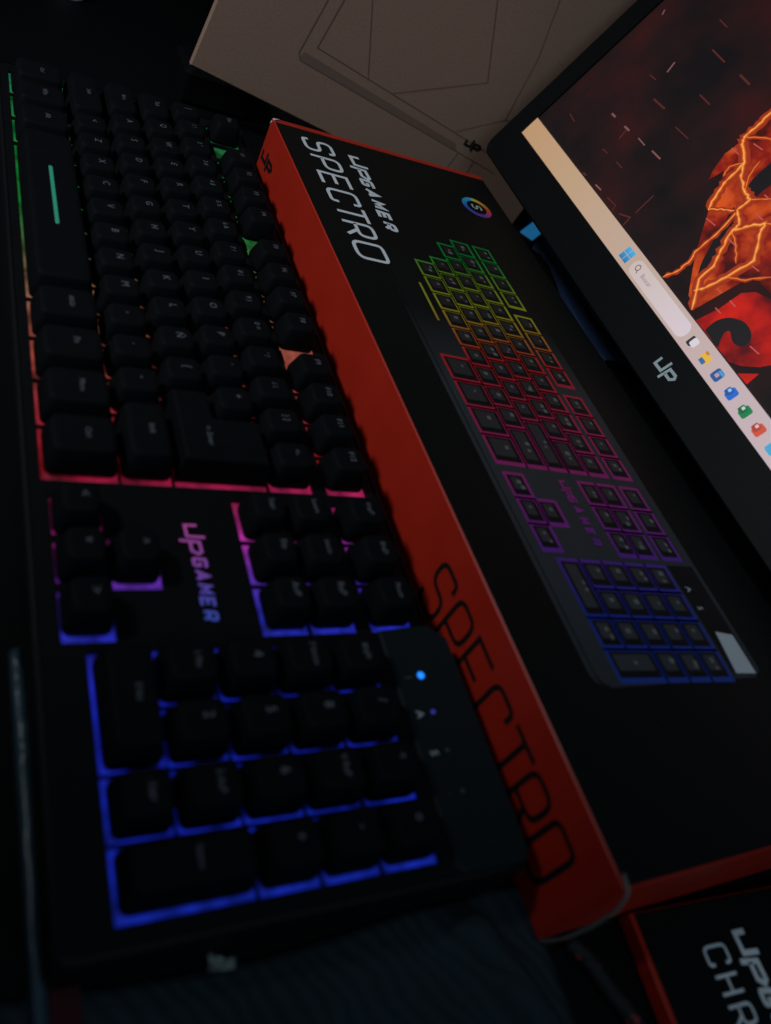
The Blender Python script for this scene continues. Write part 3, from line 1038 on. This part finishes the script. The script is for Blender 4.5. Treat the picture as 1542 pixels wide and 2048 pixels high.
icon(0.2494, [('window_icon', (46, 40, 50), sq(-4, 1, -3.6, 3.6), 0.0014), ('window_icon_front', (214, 206, 216), sq(-1.8, 4, -2.2, 3.8), 0.0015)])
icon(0.2638, [('folder_icon', (226, 176, 62), sq(-4.2, 4.2, -3.2, 3.4), 0.0014), ('folder_icon_tab', (190, 130, 50), sq(-4.0, -0.5, 2.4, 4.4), 0.0015), ('folder_icon_clip', (46, 104, 160), sq(-2.8, 2.6, -3.9, -0.8), 0.0015)])
icon(0.2777, [('store_icon', (40, 84, 146), sq(-4, 4, -4, 4), 0.0014), ('store_icon_tile', (70, 150, 200), sq(-1.6, 3.6, 1.6, 3.6), 0.0015), ('store_icon_mark', (176, 150, 160), sq(-1.6, 1.6, -1.6, 1.2), 0.0016)])
for x, c, d in ((0.2924, (36, 100, 196), (150, 190, 226)), (0.3068, (16, 122, 70), (180, 206, 196)), (0.3207, (200, 76, 54), (226, 180, 176))):
    icon(x, [('document_icon', c, sq(-2.6, 4.4, -4.0, 4.0), 0.0014), ('document_icon_badge', tuple(int(v * 0.8) for v in c), sq(-4.4, 0.8, -2.8, 2.2), 0.0015), ('document_icon_letter', d, sq(-3.2, -0.8, -0.6, 1.6), 0.0016)])
icon(0.3350, [('browser_icon', (70, 160, 200), sq(-4, 4, -4, 4), 0.0014)])
icon(0.3500, [('chat_icon', (60, 140, 90), sq(-4, 4, -4, 4), 0.0014)])
# emblem on the lower bezel
o = print_obj('bezel_logo', emblem(0.2455, -0.0196, 0.0112, 0.0018, 1.0), MAT['silver'], None, on_scr)
mon_part(o, (0, 0, 0.0018))
# stand
RV = Vector((MX, 0.43, -T))
nb = slab('neck', rrect(-0.028, 0.028, -0.011, 0.011, 0.006), 0.008, 0.215, 0.002, MAT['bezel'], MON, (0, 0.045, 0))
hv = [(-0.05, 0.0, 0.11), (0.05, 0.0, 0.11), (0.05, 0.0, 0.19), (-0.05, 0.0, 0.19)]
V, F = loft([[(x, 0.056, z) for x, y, z in hv], [(x * 0.9, 0.040 + (z - 0.11) * 0.42 - 0.012, z) for x, y, z in hv]])
mesh_obj('mount_block', V, F, MAT['bezel'], MON)
for sgn in (-1, 1):
    leg = [(0.0, 0.055), (sgn * 0.012, 0.062), (sgn * 0.150, 0.002), (sgn * 0.146, -0.012), (sgn * 0.130, -0.012), (0.0, 0.030)]
    if sgn > 0:
        leg = leg[::-1]
    slab('foot', leg[::-1], 0.0, 0.0085, 0.001, MAT['bezel'], MON)

# ------------------------------------------------------------------ cardboard box behind
d = Vector((0.1016, 0.9867, -0.1266)).normalized()
u = Vector((0.02, 0.1252, 0.9919)).normalized()
n = d.cross(u).normalized()
u = n.cross(d).normalized()
c0 = Vector((-0.4113, 0.0966, 0.0095))
CB = thing('cardboard_box', 'brown cardboard carton with an outline drawing of a monitor on it', 'box')
Mx = Matrix.Identity(4)
for i in range(3):
    Mx[i][0] = d[i]; Mx[i][1] = u[i]; Mx[i][2] = n[i]; Mx[i][3] = c0[i]
CB.matrix_world = Mx
W_, H_, D_ = 0.2652, 0.36, 0.006


def cring(z, dd):
    return [(dd, dd, z), (W_ - dd, dd, z), (W_ - dd, H_ - dd, z), (dd, H_ - dd, z)]


V, F = loft([cring(-D_, 0.001), cring(-D_ + 0.001, 0), cring(-0.0008, 0), cring(0, 0.0008)])
mesh_obj('carton', V, F, MAT['brown'], CB)


def on_card(x, y, h):
    return (x, y, h)


ln = 0.0006
# outline of the drawn monitor, its lit screen edge and polygon pattern
print_obj('printed_screen_edge', [(mmv([(64.5, 190), (57.0, 37.6), (59.6, 33.9), (224, 28.5)]), ln, False)], MAT['brownink'], CB, on_card)
print_obj('printed_inner_edge', [(mmv([(73, 190), (66.0, 45.6), (224, 38.4)]), ln, False)], MAT['brownink'], CB, on_card)
print_obj('printed_lower_bezel', [], MAT['brownshade'], CB, on_card, [mmv([(58.6, 36.2), (60.4, 33.6), (188, 30.0), (184.5, 34.2), (60.4, 39.6)])], 0.0001)
print_obj('printed_facet', [(mmv([(66, 122), (83.0, 85.3), (104.7, 44.2)]), ln * 0.7, False), (mmv([(124.5, 43.4), (179.4, 78.9), (153.8, 122.7), (125, 180)]), ln * 0.7, False)], MAT['brownink'], CB, on_card, lift=0.0002)
print_obj('printed_facet', [(mmv([(178.8, 41.0), (206.8, 64.0), (222, 70)]), ln * 0.7, False), (mmv([(206.8, 64.0), (201.5, 106.6), (190.7, 142.2), (178, 190)]), ln * 0.7, False)], MAT['brownink'], CB, on_card, lift=0.0002)
print_obj('printed_stand', [(mmv([(190.2, 29.4), (188.4, 8)]), ln * 0.8, False), (mmv([(204.5, 28.9), (206, 10)]), ln * 0.8, False)], MAT['brownink'], CB, on_card)
print_obj('printed_logo', emblem(0.1905, 0.0345, 0.0078, 0.0016, 1.0), MAT['blackink'], CB, on_card, lift=0.0003)

# dark block the raised corner of the carton rests on
pb = slab('power_adapter', rrect(-0.470, -0.430, 0.100, 0.150, 0.004), -T, -0.0005, 0.003, MAT['table'])
tag(pb, 'small black power adapter under the raised corner of the cardboard box', 'adapter')

# ------------------------------------------------------------------ thin box at the lower right
HB = thing('thin_box', 'flat black box with white lettering, touching the near end of the long carton', 'box', (0.1008, 0.1740, -T), (0, 0, math.radians(-3.0)))
hl, hw, hh = 0.24, 0.21, 0.007


def hring(z, dd):
    return [(dd, dd, z), (hl - dd, dd, z), (hl - dd, hw - dd, z), (dd, hw - dd, z)]


V, F = loft([hring(0.0003, 0.0004), hring(0.0008, 0), hring(hh - 0.0004, 0), hring(hh, 0.0004)])
mesh_obj('carton', V, F, MAT['red'], HB)
mesh_obj('top_panel', [(0.0004, 0.0016, hh + 0.00004), (hl - 0.002, 0.0016, hh + 0.00004), (hl - 0.002, hw - 0.002, hh + 0.00004), (0.0004, hw - 0.002, hh + 0.00004)], [(0, 1, 2, 3)], MAT['blackcard'], HB)


def on_h(x, y, h):
    return (x, y, hh + 0.0001 + h)


for (ch, ss), x in zip(word('CHRO', 0, 0.0258, 0.0102, 0, 0.0011, 0.0, 0.85), (15.2, 24.6, 33.8, 43)):
    print_obj('letter', [([(px + x * mm, py) for px, py in pts], wd, c) for pts, wd, c in ss], MAT['white'], HB, on_h)
lg = print_obj('brand_logo', emblem(0.0128, 0.0402, 0.0108, 0.0020, 1.0), MAT['white'], HB, on_h)
for k, ch in enumerate('GAMER'):
    print_obj('logo_letter', word(ch, (31.5 + k * 8.2) * mm, 0.0430, 0.0058, 0, 0.0019, 0.15, 1.1)[0][1], MAT['white'], lg, on_h)

# ------------------------------------------------------------------ braided cable
m, nt, p = new_mat('braided_sleeve')
tc = nt.nodes.new('ShaderNodeTexCoord')
vo = nt.nodes.new('ShaderNodeTexNoise')
vo.inputs['Scale'].default_value = 190
nt.links.new(tc.outputs['Object'], vo.inputs['Vector'])
cr = nt.nodes.new('ShaderNodeValToRGB')
cr.color_ramp.interpolation = 'CONSTANT'
cr.color_ramp.elements[0].color = (0.006, 0.006, 0.008, 1)
cr.color_ramp.elements[1].position = 0.60
cr.color_ramp.elements[1].color = (0.25, 0.02, 0.015, 1)
nt.links.new(vo.outputs['Fac'], cr.inputs[0])
nt.links.new(cr.outputs[0], p.inputs['Base Color'])
p.inputs['Roughness'].default_value = 0.8
cpts = []
ck = [(0.1035, 0.1475), (0.1105, 0.1526), (0.1202, 0.1557), (0.1311, 0.1612), (0.150, 0.163), (0.19, 0.156), (0.24, 0.150), (0.30, 0.155)]
for i in range(len(ck) - 1):
    for k in range(5):
        q = Vector(ck[i]).lerp(Vector(ck[i + 1]), k / 5)
        cpts.append((q.x, q.y, -T + 0.0036))
for _ in range(3):
    cpts = [cpts[0]] + [tuple((Vector(cpts[i - 1]) + Vector(cpts[i]) * 2 + Vector(cpts[i + 1])) / 4) for i in range(1, len(cpts) - 1)] + [cpts[-1]]
cb = tube('braided_cable', cpts, 0.0026, m)
tag(cb, 'dark braided cable flecked with red running beside the flat black box', 'cable')

# ------------------------------------------------------------------ ribbed cloth in the foreground
m, nt, p = new_mat('ribbed_cloth')
tc = nt.nodes.new('ShaderNodeTexCoord')
mp = nt.nodes.new('ShaderNodeMapping')
mp.inputs['Rotation'].default_value = (0, 0, math.radians(62))
nt.links.new(tc.outputs['Object'], mp.inputs['Vector'])
wv = nt.nodes.new('ShaderNodeTexWave')
wv.inputs['Scale'].default_value = 62
wv.inputs['Distortion'].default_value = 9.0
wv.inputs['Detail'].default_value = 4
wv.inputs['Detail Scale'].default_value = 0.7
nt.links.new(mp.outputs[0], wv.inputs['Vector'])
nz = nt.nodes.new('ShaderNodeTexNoise')
nz.inputs['Scale'].default_value = 30
nt.links.new(tc.outputs['Object'], nz.inputs['Vector'])
mx = nt.nodes.new('ShaderNodeMix')
mx.data_type = 'RGBA'
mx.inputs[6].default_value = (0.015, 0.023, 0.029, 1)
mx.inputs[7].default_value = (0.028, 0.043, 0.054, 1)
ml = nt.nodes.new('ShaderNodeMath')
ml.operation = 'MULTIPLY'
nt.links.new(wv.outputs['Fac'], ml.inputs[0])
nt.links.new(nz.outputs['Fac'], ml.inputs[1])
nt.links.new(ml.outputs[0], mx.inputs[0])
nt.links.new(mx.outputs[2], p.inputs['Base Color'])
p.inputs['Roughness'].default_value = 0.9
p.inputs['Specular IOR Level'].default_value = 0.2
bp = nt.nodes.new('ShaderNodeBump')
bp.inputs['Distance'].default_value = 0.0006
bp.inputs['Strength'].default_value = 0.4
nt.links.new(wv.outputs['Fac'], bp.inputs['Height'])
nt.links.new(bp.outputs[0], p.inputs['Normal'])
NX, NY = 110, 120
CX0, CX1, CY0, CY1 = 0.0845, 0.36, -0.30, 0.1400
V, F = [], []


def fold(x, y):
    # ridge from beside the keyboard's corner towards the viewer, and softer folds left of it
    t = (x - 0.082) / 0.04
    yr = 0.107 + 0.0155 * t
    z = 0.0115 * math.exp(-((y - yr) / 0.0062) ** 2) * min(1, max(0, (x - 0.083) / 0.012))
    z += 0.003 * math.exp(-((y - 0.035 - 0.25 * (x - 0.085)) / 0.020) ** 2) * min(1, max(0, (x - 0.085) / 0.03))
    z += 0.0020 * (1 + math.sin(70 * y + 45 * x + 1.3 * math.sin(60 * x))) * 0.5 * min(1, max(0, (x - 0.085) / 0.03))
    return z * min(1, max(0, (0.139 - y) / 0.008))


for i in range(NX + 1):
    for j in range(NY + 1):
        x = CX0 + (CX1 - CX0) * i / NX
        y = CY0 + (CY1 - CY0) * j / NY
        V.append((x + 0.002 * math.sin(40 * y), y, -T + 0.0012 + fold(x, y)))
for i in range(NX):
    for j in range(NY):
        a = i * (NY + 1) + j
        F.append((a, a + NY + 1, a + NY + 2, a + 1))
cl = mesh_obj('cloth', V, F, m, smooth=True)
so = cl.modifiers.new('thickness', 'SOLIDIFY')
so.thickness = 0.0010
so.offset = -1
tag(cl, 'dark navy ribbed cloth with soft folds at the near end of the keyboard', 'cloth')

# ------------------------------------------------------------------ small things round the keyboard
# folded strip of clear plastic along the keyboard's front edge
m, nt, p = new_mat('clear_plastic_strip')
p.inputs['Base Color'].default_value = (0.045, 0.085, 0.11, 1)
p.inputs['Roughness'].default_value = 0.35
p.inputs['Transmission Weight'].default_value = 0.25
tc = nt.nodes.new('ShaderNodeTexCoord')
nz = nt.nodes.new('ShaderNodeTexNoise')
nz.inputs['Scale'].default_value = 160
nt.links.new(tc.outputs['Object'], nz.inputs['Vector'])
bp = nt.nodes.new('ShaderNodeBump')
bp.inputs['Distance'].default_value = 0.0008
nt.links.new(nz.outputs['Fac'], bp.inputs['Height'])
nt.links.new(bp.outputs[0], p.inputs['Normal'])
V, F = [], []
N_ = 60
for i in range(N_ + 1):
    x = -0.0155 + 0.235 * i / N_
    y = -0.0176 + 0.0012 * (x + 0.0155) / 0.104
    wv_ = 0.0050 + 0.0004 * math.sin(x * 160) + 0.0004 * math.sin(x * 61)
    j = 0.0004 * math.sin(x * 300) + (0.0009 * math.sin(x * 900) if x < 0.03 else 0)
    V += [(x, y, -T + 0.0016), (x, y + wv_ * 0.25, -T + 0.0042 + j), (x, y + wv_ * 0.7, -T + 0.0044 - j), (x, y + wv_, -T + 0.0016)]
for i in range(N_):
    for k in range(3):
        F.append((i * 4 + k, i * 4 + k + 4, i * 4 + k + 5, i * 4 + k + 1))
ps = mesh_obj('plastic_strip', V, F, m, smooth=True)
so = ps.modifiers.new('thickness', 'SOLIDIFY')
so.thickness = 0.0004
so.offset = -1
tag(ps, 'pale folded strip of clear plastic along the front edge of the keyboard', 'plastic')
# dark red strip put in for a reddish reflection, bowed edge peeping out
V, F = [], []
N_ = 30
for i in range(N_ + 1):
    x = -0.012 + 0.15 * i / N_
    y = -0.0122 + 0.0030 * math.sin(math.pi * min(1, max(0, (x - 0.012) / 0.075)))
    yb = 0.03 if x < 0.078 else -0.0045
    zr = -T + (0.0002 if x < 0.078 else 0.0034)
    V += [(x, y, zr), (x, y, zr + 0.0005), (x, yb, zr + 0.0005), (x, yb, zr)]
for i in range(N_):
    for k in range(4):
        F.append((i * 4 + k, i * 4 + 4 + k, i * 4 + 4 + (k + 1) % 4, i * 4 + (k + 1) % 4))
MAT['shaded_red'] = surf('shaded_red_card', (0.045, 0.006, 0.009), 0.7, 0.2, 0.1, 200)  # red darkened so the shade by the keyboard sits in the colour
rc = mesh_obj('red_card', V, F, MAT['shaded_red'])
tag(rc, 'thin dark red strip put in for a reflection, sticking out from under the front edge of the keyboard', 'card')
# torn scrap of white film
bm = bmesh.new()
bmesh.ops.create_grid(bm, x_segments=9, y_segments=5, size=0.5)
for v in bm.verts:
    x, y = v.co.x, v.co.y
    v.co = Vector((x * 0.0026 * (1.2 - y) + 0.0016 * y + random.uniform(-1, 1) * 0.0004, y * 0.0068 + random.uniform(-1, 1) * 0.0007, 0.0006 + 0.0018 * abs(math.sin(7 * y + 2.5 * x)) + random.uniform(0, 0.0008)))
MAT['scrap'] = surf('white_film', (0.30, 0.32, 0.30), 0.35, 0.5)
sc = bm_obj('film_scrap', bm, MAT['scrap'], None, (0.0862, 0.0318, -T + 0.0030))
sc.modifiers.new('thickness', 'SOLIDIFY').thickness = 0.0002
tag(sc, 'small crumpled scrap of white film at the near edge of the keyboard', 'film scrap')
# glowing block and navy slab, made up for blue patches under the monitor
MAT['navy'] = surf('navy_matte', (0.018, 0.038, 0.09), 0.8, 0.2, 0.08, 200)
MAT['lit_blue'] = glow('added_blue_glow', srgb(20, 84, 126), 1.0)  # added glow for the bright blue patch, no known source
GD = thing('glow_filler', 'made-up glowing blue block behind the long carton', 'glow_filler', (-0.3652, 0.3531, -T), (0, 0, math.radians(132.5)))
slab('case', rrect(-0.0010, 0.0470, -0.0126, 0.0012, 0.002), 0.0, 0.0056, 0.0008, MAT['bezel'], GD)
slab('glow_face', rrect(0.0, 0.0460, -0.0116, 0.0, 0.001), 0.0050, 0.0061, 0.0002, MAT['lit_blue'], GD)
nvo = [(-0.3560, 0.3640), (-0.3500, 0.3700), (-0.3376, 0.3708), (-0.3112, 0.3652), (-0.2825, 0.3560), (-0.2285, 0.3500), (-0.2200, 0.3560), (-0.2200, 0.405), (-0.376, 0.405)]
nv = slab('navy_filler', nvo, -T, -T + 0.0062, 0.0006, MAT['navy'])
tag(nv, 'made-up dark navy slab lying flat behind the long carton under the monitor', 'filler')
# pale cap at the far edge of the table
prof = [(0.0, 0.0), (0.0098, 0.0), (0.0105, 0.001), (0.0100, 0.010), (0.0090, 0.0115), (0.0, 0.0118)]
rings = []
for r, z in prof[1:-1]:
    rings.append([(r * math.cos(2 * math.pi * k / 28), r * math.sin(2 * math.pi * k / 28), z) for k in range(28)])
V, F = loft(rings)
wc = mesh_obj('white_cap', V, F, MAT['white'], None, (-0.5510, 0.0405, -T))
tag(wc, 'small white round cap far off on the dark table behind the keyboard', 'cap')
